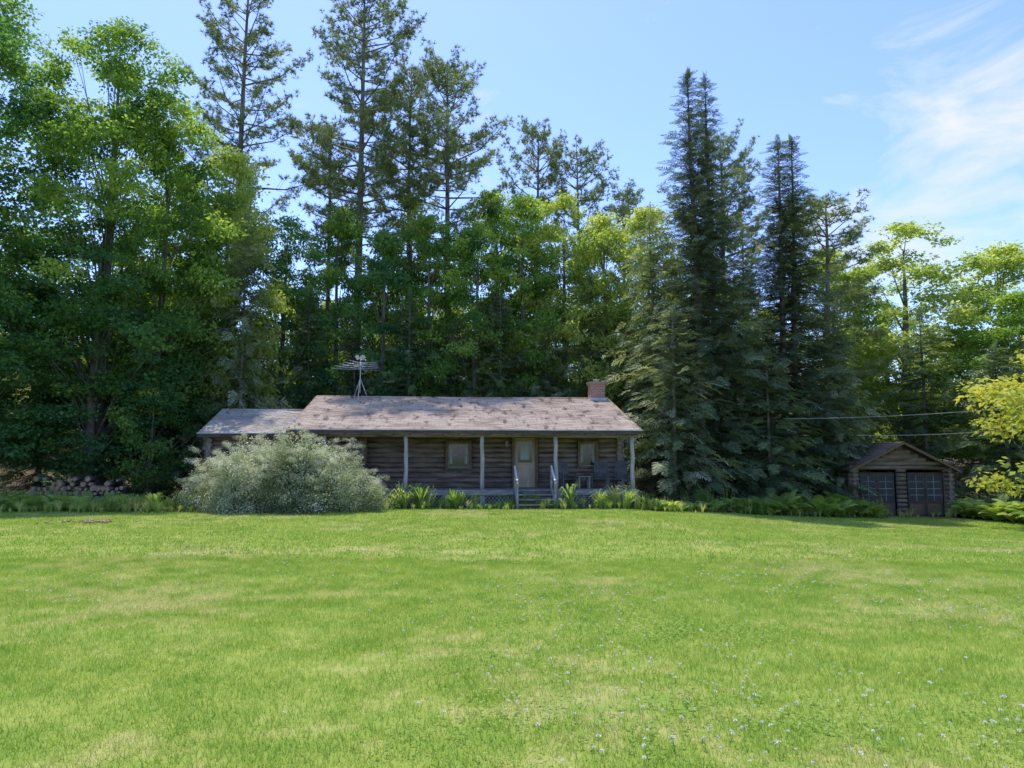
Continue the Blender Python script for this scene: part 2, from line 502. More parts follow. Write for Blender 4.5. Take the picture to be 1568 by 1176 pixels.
def gen_conifer(seed, h, R, base=0.03, step=0.26, droop=0.25, dens=1.0, bark='bark', exp=0.8, ragged=0.2, sc=1.0, lean=(0, 0)):
    r = random.Random(seed); b = MB(); inst = []
    at = trunk(b, h, 0.011 * h, lean, r, bark, 0.01)
    z = h * base
    while z < h * 0.985:
        t_ = z / h
        env = R * (1 - t_) ** exp
        if t_ < 0.12: env *= 0.75 + t_ * 2
        nb = int((5 + 3 * (1 - t_)) * dens)
        a0 = r.uniform(0, 6.28)
        for k in range(nb):
            an = a0 + k * 2 * math.pi / nb + r.gauss(0, .25)
            L = env * r.uniform(1 - ragged * 1.8, 1 + ragged) + 0.1
            el = math.radians(32 * t_ - 6) - droop * r.uniform(.6, 1.3) * (1 - t_ * .8)
            p0 = at(t_)
            d0 = Vector((math.cos(an), math.sin(an), math.tan(el)))
            tip = p0 + d0 * L + Vector((0, 0, 0.10 * L))
            mid = p0 + d0 * L * .5 + Vector((0, 0, -0.03 * L))
            b.tube([p0, mid, tip], [0.012 + 0.007 * L, 0.01 + .003 * L, 0.004], bark, 3, False)
            m_ = max(1, int(L / 0.34)); bt = r.gauss(.42, .18)
            for j in range(m_):
                f = (j + r.uniform(0.3, 1)) / m_
                if L > 2 and f < 0.3: continue
                q = (p0.lerp(mid, f * 2) if f < .5 else mid.lerp(tip, f * 2 - 1))
                side = r.choice((-1, 1)) * r.uniform(0.15, 0.95) if f < 0.92 else r.uniform(-.2, .2)
                a2 = an + side
                dd = Vector((math.cos(a2), math.sin(a2), math.tan(el) * .7 + r.uniform(-.35, .1)))
                s = (0.5 + 0.5 * min(1, L / 2.5)) * r.uniform(.75, 1.2) * sc
                q = q - dd.normalized() * 0.3 * s
                inst.append((q, eul_from_dir(dd, r.gauss(0, .35)), s, r.randrange(4), bt + (f - .6) * .7 + r.gauss(0, .1)))
        z += step * (0.55 + 0.6 * (1 - t_)) * r.uniform(.8, 1.2)
    for k in range(7):
        inst.append((at(0.965) + Vector((0, 0, -.2 + .09 * k)), eul_from_dir((r.uniform(-.35, .35), r.uniform(-.35, .35), 1.2)), 0.5, r.randrange(4), .4))
    return b, inst

def gen_pine(seed, h, R, base=0.35, dens=1.0, lean=(0, 0), sparse=0.2):
    r = random.Random(seed); b = MB(); inst = []
    at = trunk(b, h, 0.0095 * h, lean, r, 'bark', 0.03)
    z = h * 0.12
    while z < h * base:
        for k in range(2):
            an = r.uniform(0, 6.28); L = r.uniform(.5, R * .5); p0 = at(z / h)
            b.tube([p0, p0 + Vector((math.cos(an) * L, math.sin(an) * L, r.uniform(-.1, .25) * L))], [0.03, .008], 'bark', 3, False)
        z += r.uniform(.6, 1.1)
    z = h * base
    while z < h * 0.985:
        t_ = (z / h - base) / (1 - base)
        env = R * (0.72 + 0.28 * math.sin(t_ * 3)) * (1 - t_ ** 2.6) ** 0.7 * r.uniform(.6, 1.15) + .4
        nb = r.randint(3, 6)
        a0 = r.uniform(0, 6.28)
        for k in range(nb):
            if r.random() < sparse: continue
            an = a0 + k * 6.283 / nb + r.gauss(0, .3)
            L = env * r.uniform(.5, 1.2)
            el = math.radians(r.uniform(0, 22) + 35 * t_ ** 2)
            p0 = at(z / h)
            hd = Vector((math.cos(an), math.sin(an), 0))
            mid = p0 + hd * L * .55 + Vector((0, 0, math.tan(el) * L * .42))
            tip = p0 + hd * L + Vector((0, 0, math.tan(el) * L * 1.0 + .14 * L))
            b.tube([p0, mid, tip], [0.02 + .011 * L, .018 + .004 * L, .008], 'bark', 4, False)
            m_ = max(4, int(L * 4.7 * dens)); bt = r.gauss(.45, .18)
            for j in range(m_):
                f = 0.36 + 0.64 * (j + r.random()) / m_
                q = (p0.lerp(mid, f * 2) if f < .5 else mid.lerp(tip, f * 2 - 1))
                side = r.choice((-1, 1)); sl = r.uniform(.1, .36) * L * (1.25 - f)
                a2 = an + side * r.uniform(.6, 1.2)
                q2 = q + Vector((math.cos(a2) * sl, math.sin(a2) * sl, r.uniform(0, .25) * sl + .05))
                if sl > .25: b.tube([q, q2], [.012, .005], 'bark', 3, False)
                inst.append((q2, (r.gauss(0, .25), r.gauss(0, .25), r.uniform(0, 6.28)), r.uniform(.65, 1.15), r.randrange(4), bt + r.gauss(0, .12)))
        z += r.uniform(.45, .95) * (1.1 - .4 * t_)
    return b, inst

PR = {}
def proto(name, gen, h, R, kind, leafmat, **kw):
    b, inst = gen(h=h, R=R, **kw)
    cl, nv = K[kind]
    PR[name] = (realize(name, b, inst, cl, leafmat, nv), h, R)
proto('big_maple_a', gen_broadleaf, 22, 5.4, 'leaf', 'maple', seed=1, dens=1.05)
proto('big_maple_b', gen_broadleaf, 22, 5.4, 'leaf', 'maple', seed=2, dens=1.0)
proto('maple_a', gen_broadleaf, 14.5, 3.3, 'leaf', 'maple', seed=3, lob=1.15)
proto('maple_b', gen_broadleaf, 14.5, 3.3, 'leaf', 'maple', seed=4, lob=1.15)
proto('maple_c', gen_broadleaf, 14.5, 3.3, 'leaf', 'maple', seed=5, lob=1.15, peak=.35)
proto('small_maple', gen_broadleaf, 6, 2.6, 'leaf', 'maple', seed=6, lob=1.5, dens=.8)
proto('pine_a', gen_pine, 30, 4.3, 'puff', 'pine', seed=21, base=.40)
proto('pine_b', gen_pine, 25, 3.6, 'puff', 'pine', seed=22, base=.44, lean=(.5, 0))
proto('pine_c', gen_pine, 21, 3.0, 'puff', 'pine', seed=23, base=.40)
proto('pine_d', gen_pine, 31, 4.4, 'puff', 'pine', seed=24, base=.42, lean=(-.4, .3))
proto('spruce_a', gen_conifer, 20, 3.6, 'spray', 'spruce', seed=70, base=.035, step=.29, droop=.28, dens=1.05, exp=.82)
proto('spruce_b', gen_conifer, 18, 3.4, 'spray', 'spruce', seed=72, base=.04, step=.29, droop=.28, dens=1.05, exp=.78)
proto('hemlock_a', gen_conifer, 10, 2.8, 'droop', 'hemlock', seed=61, base=.04, step=.34, droop=.45, exp=.6, dens=.95, ragged=.3)
proto('hemlock_b', gen_conifer, 11, 3.0, 'droop', 'hemlock', seed=62, base=.04, step=.34, droop=.4, exp=.65, dens=.95, ragged=.3)

def tree(name, pr, x, y, h, R, mat, rz=0.0, tilt=(0, 0)):
    me, h0, R0 = PR[pr]
    o = bpy.data.objects.new(name, me); scene.collection.objects.link(o)
    o.location = (x, y, gz(x, y)); o.rotation_euler = (tilt[0], tilt[1], rz)
    o.scale = (R / R0, R / R0, h / h0)
    o.material_slots[1].link = 'OBJECT'; o.material_slots[1].material = M[mat]
    return o

# ------------------------------------------------------------------ ground
def axis(a, b, st, far):
    core = list(np.arange(a, b + 1e-6, st)); lo = []; hi = []
    s = st; v = a
    while v > -far: s *= 1.35; v -= s; lo.append(v)
    s = st; v = b
    while v < far: s *= 1.35; v += s; hi.append(v)
    return lo[::-1] + core + hi
xs = axis(-36, 36, 0.6, 500); ys = axis(-2, 60, 0.6, 500)
V = [(x, y, gz(x, y)) for y in ys for x in xs]
nx = len(xs)
F = [(j * nx + i, j * nx + i + 1, (j + 1) * nx + i + 1, (j + 1) * nx + i) for j in range(len(ys) - 1) for i in range(nx - 1)]
me = bpy.data.meshes.new('ground'); me.from_pydata(V, [], F); me.materials.append(M['ground'])
me.polygons.foreach_set('use_smooth', [True] * len(F))
a = me.attributes.new('forest', 'FLOAT', 'POINT')
a.data.foreach_set('value', np.array([sstep(-0.3, 0.9, y - edge(x)) for (x, y, z) in V], dtype=np.float32))
g = bpy.data.objects.new('ground', me); scene.collection.objects.link(g)

# ------------------------------------------------------------------ lawn grass (soft-edged overlapping patches)
def grass_patch(seed, n, S, hmin, hmax, wmul=1.0):
    r = random.Random(seed); b = MB()
    for i in range(n):
        x = (r.uniform(-.5, .5) + r.uniform(-.5, .5) * .45) * S; y = (r.uniform(-.5, .5) + r.uniform(-.5, .5) * .45) * S
        h = r.uniform(hmin, hmax) * (1.0 if r.random() > .05 else 1.4)
        an = r.uniform(0, 6.28); w = r.uniform(.0025, .0045) * wmul
        ln = r.uniform(.2, 1.2) * h; a2 = r.uniform(0, 6.28)
        dx, dy = math.cos(an) * w, math.sin(an) * w
        b.face([(x - dx, y - dy, -.01), (x + dx, y + dy, -.01), (x + math.cos(a2) * ln, y + math.sin(a2) * ln, h)], 'grass')
    return b
gc = clump_coll('grass_patch', [grass_patch(100 + i, 3200, 1.1, .02, .06) for i in range(5)])
gf = clump_coll('grass_patch_far', [grass_patch(110 + i, 1500, 2.1, .02, .06, 3.4) for i in range(5)])
r = random.Random(3)
def cover(name, coll, y0, y1, st):
    inst = []; y = y0
    while y < y1:
        hw = 0.74 * y + 3.5; x = -hw + r.uniform(0, st)
        while x < hw:
            px, py = x + r.uniform(-.1, .1) * st, y + r.uniform(-.1, .1) * st
            if py < edge(px) + .1 - st * .4:
                dzx = (gz(px + .3, py) - gz(px - .3, py)) / .6; dzy = (gz(px, py + .3) - gz(px, py - .3)) / .6
                q = Vector((-dzx, -dzy, 1)).to_track_quat('Z', 'Y').to_matrix() @ Matrix.Rotation(r.uniform(0, 6.28), 3, 'Z')
                inst.append(((px, py, gz(px, py)), q.to_euler(), 1.0, r.randrange(5)))
            x += st
        y += st
    scatter(name, inst, coll)
cover('lawn_grass', gc, 1.2, 12.2, 1.1)
cover('lawn_grass_far', gf, 13.1, 34, 2.1)

def clover_leafpatch(seed):
    r = random.Random(seed); b = MB()
    for i in range(80):
        d = r.random() ** .6 * .4; an = r.uniform(0, 6.28)
        x, y, h = math.cos(an) * d, math.sin(an) * d, r.uniform(.015, .045)
        for k in range(3):
            a = k * 2.09 + an; s = r.uniform(.005, .009)
            c = Vector((x + math.cos(a) * s, y + math.sin(a) * s, h))
            b.face([c + Vector((math.cos(a + q) * s, math.sin(a + q) * s, .3 * s * (q % 2))) for q in (0, 1.57, 3.14, 4.71)], 'cloverleaf')
    return b
def clover_fl(seed):
    r = random.Random(seed); b = MB()
    h = r.uniform(.045, .07)
    b.tube([(0, 0, 0), (.005, 0, h)], .0015, 'grass', 3)
    for k in range(22):
        d = rdir(r); d.z = abs(d.z)
        c = Vector((.005, 0, h)) + d * .005
        w = d.cross(rdir(r)).normalized() * .0035
        b.face([c - w, c + w, c + d * .007 + w * .5, c + d * .007 - w * .5], 'clover')
    return b
fc_ = clump_coll('clover_flower', [clover_fl(i) for i in range(3)])
inst = []
cents = [(r.uniform(-1, 10), r.uniform(3.2, 11)) for _ in range(26)] + [(1.0, 4.8), (1.4, 5.4), (.3, 5), (2.4, 4.4), (3.2, 4.2), (.8, 6.4), (1, 4), (2, 4), (3.4, 4.6), (-5.5, 10), (-3, 12)]
for cx, cy in cents:
    for k in range(r.randint(6, 44)):
        px, py = r.gauss(cx, .8), r.gauss(cy, .9)
        if py < 2: continue
        inst.append(((px, py, gz(px, py)), (r.gauss(0, .2), r.gauss(0, .2), r.uniform(0, 6)), r.uniform(.7, 1.35), r.randrange(3)))
scatter('clover_flowers', inst, fc_)
lc_ = clump_coll('clover_leaves', [clover_leafpatch(i) for i in range(3)])
inst = []
for cx, cy in cents:
    for k in range(3):
        px, py = r.gauss(cx, .8), r.gauss(cy, .8)
        if py < 2: continue
        inst.append(((px, py, gz(px, py)), (0, 0, r.uniform(0, 6)), r.uniform(.8, 1.2), r.randrange(3)))
scatter('clover_leaf_patches', inst, lc_)

# ------------------------------------------------------------------ log cabin
TH = math.radians(5)
cab = empty('log_cabin', (-8.27, 27.2, 0), TH)
L_, DW, RY, BY = 13.3, 2.1, 6.0, 9.6
ZF, ZE, ZR = 0.38, 2.62, 4.33
ZG = -0.45
def eave_z(y):
    return ZE + (ZR - ZE) * y / RY
def logwall(b, p0, p1, z0, z1, holes=(), d=0.2, seed=0, ends=0.22):
    r = random.Random(seed)
    p0 = Vector((*p0, 0)); p1 = Vector((*p1, 0)); LL = (p1 - p0).length; dr = (p1 - p0) / LL
    z = z0 + d / 2
    while z < z1:
        e = ends + r.uniform(-.05, .05)
        segs = [(-e, LL + e)]
        for s0, s1, za, zb in holes:
            if za < z + d * .3 and zb > z - d * .3:
                ns = []
                for a, c in segs:
                    if s0 > a and s1 < c: ns += [(a, s0), (s1, c)]
                    else: ns.append((a, c))
                segs = ns
        for a, c in segs:
            m_ = 4; pts = []; rr = []
            for i in range(m_ + 1):
                q = p0 + dr * (a + (c - a) * i / m_)
                pts.append((q.x, q.y, z + r.uniform(-.008, .008))); rr.append(d * .52 * r.uniform(.93, 1.05))
            b.tube(pts, rr, 'log', 10, True, 'logend')
        z += d
b = MB()
holes = [(1.9 - .5, 2.7 - .5, ZF + .95, ZF + 1.95), (5.83 - .5, 6.83 - .5, ZF + .75, ZF + 1.85), (8.5 - .5, 9.5 - .5, ZF - .1, ZF + 2.05), (11.17 - .5, 11.97 - .5, ZF + .8, ZF + 1.85)]
logwall(b, (0.5, DW), (L_ - .45, DW), ZF - .2, 3.0, holes, seed=1)
logwall(b, (L_ - .45, DW), (L_ - .45, 9.2), ZF - .1, 3.1, seed=2)
logwall(b, (0.5, DW), (0.5, 9.2), ZF - .1, 3.1, seed=3)
logwall(b, (0.5, 9.2), (L_ - .45, 9.2), ZF - .2, 3.0, seed=4)
for s0, s1, za, zb in [(0.5, 1.9, ZG, 3.05), (2.7, 5.83, ZG, 3.05), (6.83, 8.5, ZG, 3.05), (9.5, 11.17, ZG, 3.05), (11.97, L_ - .45, ZG, 3.05),
                       (1.9, 2.7, ZG, ZF + .95), (1.9, 2.7, ZF + 1.95, 3.05), (5.83, 6.83, ZG, ZF + .75), (5.83, 6.83, ZF + 1.85, 3.05), (8.5, 9.5, ZF + 2.05, 3.05), (8.5, 9.5, ZG, ZF - .02),
                       (11.17, 11.97, ZG, ZF + .8), (11.17, 11.97, ZF + 1.85, 3.05)]:
    b.box(((s0 + s1) / 2, DW + .02, (za + zb) / 2), (s1 - s0, .1, zb - za), 'chink')
b.box((6.7, 9.22, 1.3), (12.2, .1, 3.4), 'chink')
for gx in (.5, L_ - .45):
    b.box((gx, (DW + 9.2) / 2, 1.3), (.1, 6.9, 3.4), 'chink')
    zz = 3.1
    while zz < 4.2:
        ya = (zz + .15 - ZE) / (ZR - ZE) * RY; yb = RY + (ZR - zz - .15) / (ZR - ZE) * RY
        b.box((gx, (ya + min(yb, 9.2)) / 2, zz), (.06, max(.1, min(yb, 9.2) - ya), .17), 'dark_wood')
        zz += .175
WX0, WY0, WY1 = -3.3, 2.0, 6.9
logwall(b, (WX0, WY0), (.3, WY0), ZG + .1, 2.45, seed=5, ends=.25)
logwall(b, (WX0, WY0), (WX0, WY1), ZG, 2.4, seed=6, ends=.25)
logwall(b, (WX0, WY1), (.3, WY1), ZG + .1, 2.45, seed=7)
b.box(((WX0 + .4) / 2, WY0 + .02, 1), (3.6, .1, 2.9), 'chink')
b.box((WX0, 4.45, 1), (.1, 4.8, 2.9), 'chink')
for k in range(5):
    b.box((WX0, 4.45, 2.6 + k * .19), (.07, 4.6 - k * .95, .18), 'dark_wood')
b.obj('log_walls', cab)

def roof_slab(b, x0, x1, y0, z0, y1, z1, mat, th=.1, step=.15, sag=0.03, seed=0, under='dark_wood'):
    r = random.Random(seed)
    n = int(abs(math.hypot(y1 - y0, z1 - z0)) / step)
    nxs = 40
    k = b.mi(mat)
    def sg(x): return -sag * math.sin((x - x0) / (x1 - x0) * math.pi * 3) - sag * math.sin((x - x0) / (x1 - x0) * math.pi)
    for i in range(n):
        fa = i / n; fb = (i + 1) / n
        ya, yb = y0 + (y1 - y0) * fa, y0 + (y1 - y0) * fb
        za, zb = z0 + (z1 - z0) * fa, z0 + (z1 - z0) * fb
        base = len(b.v)
        for j in range(nxs + 1):
            x = x0 + (x1 - x0) * j / nxs; s = sg(x) + r.uniform(-.006, .006)
            b.v += [(x, ya, za + s), (x, ya, za + .018 + s), (x, yb, zb + .002 + s)]
        for j in range(nxs):
            q = base + j * 3
            b.f.append((q, q + 3, q + 4, q + 1)); b.m.append(k); b.sm.append(False)
            b.f.append((q + 1, q + 4, q + 5, q + 2)); b.m.append(k); b.sm.append(False)
    b.face([(x0, y0, z0 - th), (x0, y1, z1 - th), (x1, y1, z1 - th), (x1, y0, z0 - th)], under)
    b.face([(x0, y0, z0 - th), (x0, y0, z0), (x0, y1, z1), (x0, y1, z1 - th)], under)
    b.face([(x1, y0, z0 - th), (x1, y1, z1 - th), (x1, y1, z1), (x1, y0, z0)], under)
WE = -3.65
b = MB()
roof_slab(b, 0, L_, 0, ZE, RY, ZR, 'shingle')
roof_slab(b, 0, L_, 10.0, ZR - (10 - RY) * (ZR - ZE) / RY, RY, ZR, 'shingle', seed=2)
b.tube([(0, RY, ZR - .01), (L_ / 2, RY, ZR - .04), (L_, RY, ZR - .01)], .05, 'shingle', 6)
roof_slab(b, WE, .25, 1.5, 2.52, 4.5, 3.62, 'shingle2', seed=3)
roof_slab(b, WE, .25, 7.5, 2.52, 4.5, 3.62, 'shingle2', seed=4)
b.tube([(WE, 4.5, 3.61), (.25, 4.5, 3.61)], .045, 'shingle2', 6)
b.obj('roof', cab)
b = MB()
b.box((L_ / 2, -.015, ZE - .08), (L_ + .04, .03, .15), 'dark_wood')
b.box((L_ / 2, -.04, ZE - .0), (L_ + .06, .05, .035), 'gutter')
b.box(((WE + .25) / 2, 1.48, 2.44), (.25 - WE + .05, .03, .14), 'dark_wood')
b.box(((WE + .25) / 2, 1.45, 2.515), (.25 - WE + .05, .04, .03), 'gutter')
for x in (-.02, L_ + .02):
    ln = math.hypot(RY, ZR - ZE); an = math.atan2(ZR - ZE, RY)
    b.box((x, RY / 2, (ZE + ZR) / 2 - .08), (.03, ln, .15), 'frame', (an, 0, 0))
an = math.atan2(1.1, 3)
b.box((WE - .02, 3.0, 3.0), (.03, math.hypot(3, 1.1), .14), 'frame', (an, 0, 0))
b.tube([(.05, 1.1, 2.8), (.05, 1.1, 3.1)], .05, 'gutter', 8)
b.tube([(0.1, .28, ZE - .2), (L_ - .1, .28, ZE - .2)], .08, 'log', 8)
x = .3
while x < L_:
    b.tube([(x, .05, ZE - .145), (x, DW, eave_z(DW) - .16)], .045, 'dark_wood', 6)
    x += .6
b.obj('eaves_and_rafters', cab)

b = MB()
for i in range(15):
    b.box((L_ / 2 - .02, .14 + i * .14, ZF - .02), (L_ - .3, .13, .035), 'grey_wood')
b.box((L_ / 2, .09, ZF - .12), (L_ - .3, .04, .16), 'grey_wood')
for x in (.2, 4.3, 7.2, 10.1, 13.05):
    b.box((x, .2, (ZF + ZG) / 2 - .1), (.2, .2, ZF - ZG), 'stone')
x = .25
while x < L_ - .3:
    if not 8.3 < x < 9.9:
        b.box((x, .13, 0.0), (.03, .012, .85), 'grey_wood', (0, .75, 0))
        b.box((x, .148, 0.0), (.03, .012, .85), 'grey_wood', (0, -.75, 0))
    x += .14
b.obj('porch_deck', cab)
b = MB()
r = random.Random(5)
for x in (1.3, 4.33, 7.2, 10.0, 12.98):
    pts = [(x + r.uniform(-.02, .02), .28, ZF + (ZE - .24 - ZF) * i / 5) for i in range(6)]
    b.tube(pts, [.09, .085, .08, .08, .075, .08], 'post', 10)
b.obj('porch_posts', cab)
b = MB()
sx0, sx1 = 8.45, 9.75
for k in range(4):
    yy = -.05 - k * .29
    if k: b.box(((sx0 + sx1) / 2, yy + .0, ZF - k * .165), (sx1 - sx0, .3, .04), 'grey_wood')
    b.box(((sx0 + sx1) / 2, yy + .13 , ZF - k * .165 - .1), (sx1 - sx0, .02, .15), 'grey_wood')
for x in (sx0 - .04, sx1 + .04):
    b.box((x, -.45, ZF - .3), (.05, 1.15, .22), 'grey_wood', (math.radians(29), 0, 0))
    b.box((x, -1.0, .22), (.07, .07, 1.1), 'grey_wood')
    b.box((x, .0, ZF + .45), (.07, .07, .95), 'grey_wood')
    b.box((x, -.5, ZF + .58), (.06, 1.25, .07), 'white', (math.radians(29), 0, 0))
b.obj('porch_steps', cab)
def window(b, x, y, z0, w, h, curtain=True, mull=True):
    cz = z0 + h / 2
    b.box((x, y - .02, cz), (w - .16, .012, h - .16), 'glass')
    for sx in (-1, 1): b.box((x + sx * (w / 2 - .03), y - .07, cz), (.1, .2, h + .06), 'frame')
    b.box((x, y - .07, z0 + h - .03), (w - .04 - .003, .19, .1), 'frame')
    b.box((x, y - .08, z0 + .02), (w + .1, .24, .07), 'frame')
    if mull:
        b.box((x, y - .04, cz), (w - .15, .04, .045), 'grey_wood')
        b.box((x, y - .035, cz + h * .22), (.025, .02, h * .42), 'grey_wood')
    for sx in (-1, 1): b.box((x + sx * (w / 2 - .095), y - .045, cz), (.035, .04, h - .1), 'grey_wood')
    b.box((x, y - .045, z0 + .075), (w - .2, .04, .04), 'grey_wood')
    b.box((x, y - .045, z0 + h - .1), (w - .2, .04, .04), 'grey_wood')
    if curtain:
        for sx in (-1, 1):
            b.box((x + sx * (w * .3), y - .0285, cz + .05), (w * .1, .004, h - .3), 'curtain')
b = MB()
window(b, 6.33, DW - .02, ZF + .75, 1.0, 1.1)
window(b, 11.57, DW - .02, ZF + .8, .8, 1.05)
window(b, 2.3, DW - .02, ZF + .95, .8, 1.0)
b.obj('windows', cab)
b = MB()
dx = 9.0
b.box((dx, DW - .03, ZF + 1.0), (.86, .04, 1.98), 'door')
for sx in (-1, 1): b.box((dx + sx * .47, DW - .07, ZF + 1.02), (.1, .2, 2.04), 'frame')
b.box((dx, DW - .07, ZF + 2.08), (1.04, .21, .09), 'frame')
b.box((dx, DW - .055, ZF + 1.42), (.6, .012, .85), 'glass')
b.box((dx, DW - .063, ZF + 1.42), (.36, .008, .6), 'curtain')
for sx in (-1, 1): b.box((dx + sx * .32, DW - .065, ZF + 1.42), (.05, .03, .95), 'door')
for sz in (.97, 1.87): b.box((dx, DW - .065, ZF + sz), (.6, .029, .06), 'door')
b.box((dx, DW - .06, ZF + .5), (.6, .02, .6), 'door')
b.tube([(dx + .36, DW - .11, ZF + 1.0), (dx + .36, DW - .05, ZF + 1.0)], .025, 'alu', 8)
b.box((dx - .75, DW - .2, ZF + 1.75), (.12, .14, .2), 'grey_wood')
b.obj('front_door', cab)
b = MB()
b.box((12.75, 5.9, 4.2), (.66, .66, 1.6), 'brick')
b.box((12.75, 5.9, 4.96), (.74, .74, .08), 'brick')
b.box((12.75, 5.9, 5.03), (.8, .8, .05), 'stone')
b.tube([(12.75, 5.9, 5.05), (12.75, 5.9, 5.2)], .14, 'stone', 10)
b.box((12.75, 5.9, 3.1), (.68, .68, 1.2), 'brick')
b.box((12.75, 5.55, 4.25), (.78, .05, .12), 'gutter')
b.obj('brick_chimney', cab)

def chair(name, lx, ly, rz):
    b = MB()
    for i in range(5):
        b.box((0, -.22 + i * .11, .37 - i * .02), (.52, .095, .022), 'chair')
    for i in range(5):
        b.box((-.22 + i * .11, .33 + .0, .72), (.095, .022, .8 - abs(i - 2) * .06), 'chair', (math.radians(-18), 0, 0))
    for s in (-1, 1):
        b.box((s * .29, -.25, .27), (.035, .09, .56), 'chair')
        b.box((s * .29, .3, .26), (.035, .09, .52), 'chair', (math.radians(-15), 0, 0))
        b.box((s * .31, .0, .57), (.13, .72, .025), 'chair')
        b.box((s * .27, .05, .32), (.03, .62, .1), 'chair', (math.radians(-8), 0, 0))
    b.box((0, .38, .85), (.5, .02, .06), 'chair', (math.radians(-18), 0, 0))
    o = b.obj(name)
    w = Matrix.Rotation(TH, 3, 'Z') @ Vector((lx, ly, 0))
    o.location = (-8.27 + w.x, 27.2 + w.y, ZF + .003); o.rotation_euler = (0, 0, TH + rz)
    return o
chair('adirondack_chair', 10.55, 1.2, .35)
chair('adirondack_chair', 11.9, 1.2, -.3)
chair('adirondack_chair', 12.55, .9, -.6)
b = MB()
for i in range(5): b.box((0, -.2 + i * .1, .46), (.5, .09, .025), 'grey_wood')
for sx in (-1, 1):
    for sy in (-1, 1): b.box((sx * .2, sy * .18, .22), (.045, .045, .45), 'grey_wood')
    b.box((sx * .2, 0, .4), (.03, .34, .06), 'grey_wood')
w = Matrix.Rotation(TH, 3, 'Z') @ Vector((11.2, 1.0, 0))
b.obj('porch_table', loc=(-8.27 + w.x, 27.2 + w.y, ZF + .003), rot=(0, 0, TH))

b = MB()
w = Matrix.Rotation(TH, 3, 'Z') @ Vector((2.0, 5.3, 0))
ax, ay = -8.27 + w.x, 27.2 + w.y
bz = eave_z(5.3)
for k in range(3):
    an = k * 2.094 + .5
    b.tube([(math.cos(an) * .4, math.sin(an) * .4, -.08 * (math.sin(an) < 0) - .02), (0, 0, .95)], .018, 'alu', 6)
b.tube([(0, 0, .3), (0, 0, 1.95)], .022, 'alu', 8)
boom = Vector((.45, -1, .08)).normalized(); el = Vector((1, .45, 0)).normalized()
b.tube([Vector((0, 0, 1.5)) - boom * .9, Vector((0, 0, 1.5)) + boom * .9], .018, 'alu', 6)
for i in range(9):
    c = Vector((0, 0, 1.5)) + boom * (-.85 + i * .21)
    hl = 1.1 - i * .07
    b.tube([c - el * hl + Vector((0, 0, .1 * (i % 2))), c, c + el * hl + Vector((0, 0, .1 * (i % 2)))], .009, 'alu', 5)
for s in (-1, 1):
    b.box((s * .12, -.08, 1.88), (.16, .03, .2), 'alu', (0.3, .5 * s, 0))
b.obj('tv_antenna', loc=(ax, ay, bz))

# ------------------------------------------------------------------ shed
sx, sy = 17.2, 33.0
sg_ = gz(sx, sy) - .02
shed = empty('log_shed', (sx, sy, sg_), math.radians(-3))
b = MB()
W2 = 2.05; D = 5.0; H = 2.05; PK = 1.12
logwall(b, (-W2, 0), (-W2, D), 0, H, seed=11, d=.19)
logwall(b, (W2, 0), (W2, D), 0, H, seed=12, d=.19)
logwall(b, (-W2, D), (W2, D), 0, H, seed=13, d=.19)
b.box((-W2, D / 2, 1), (.1, D, 2), 'chink'); b.box((W2, D / 2, 1), (.1, D, 2), 'chink'); b.box((0, D, 1), (3.9, .1, 2), 'chink')
z = .1
while z < H:
    for s in (-1, 1):
        b.tube([(s * (W2 - .22), -.02, z), (s * (W2 + .22), -.02, z)], .095, 'log', 8, True, 'logend')
        b.tube([(s * W2, -.2, z + .0), (s * W2, .02, z)], .09, 'log', 8, True, 'logend')
    b.tube([(-.2, -.03, z), (.2, -.03, z)], .09, 'log', 8, True, 'logend')
    z += .19
logwall(b, (-W2, 0), (W2, 0), H - .02, H + .35, seed=14, d=.19, ends=.2)
z = H + .42
while z < H + PK - .1:
    hw = (W2 + .1) * (1 - (z + .12 - H) / PK)
    if hw > .1: b.box((0, -.01, z), (2 * hw, .06, .16), 'log')
    z += .17
b.face([(-W2, .05, H), (W2, .05, H), (0, .05, H + PK)], 'dark_wood')
b.obj('walls', shed)
b = MB()
for cx, w in ((-1.03, 1.5), (1.03, 1.5)):
    b.box((cx, .03, .95), (w, .04, 1.9), 'dark_wood')
    for s in (-1, 1):
        px = cx + s * w / 4
        b.box((px, .0, 1.2), (w / 2 - .14, .012, 1.15), 'shedglass')
        for sx_ in (-1, 1): b.box((px + sx_ * (w / 4 - .045), -.005, .95), (.07, .035, 1.8), 'dark_wood')
        for zz in (.62, 1.8): b.box((px, -.006, zz), (w / 2 - .16, .03, .07), 'dark_wood')
        b.box((px, -.012, 1.2), (.025, .02, 1.12), 'grey_wood')
        for zz in (.92, 1.2, 1.5): b.box((px, -.0145, zz), (w / 2 - .16, .018, .025), 'grey_wood')
        b.box((px, -.0, .3), (w / 2 - .16, .02, .5), 'frame')
b.obj('doors', shed)
b = MB()
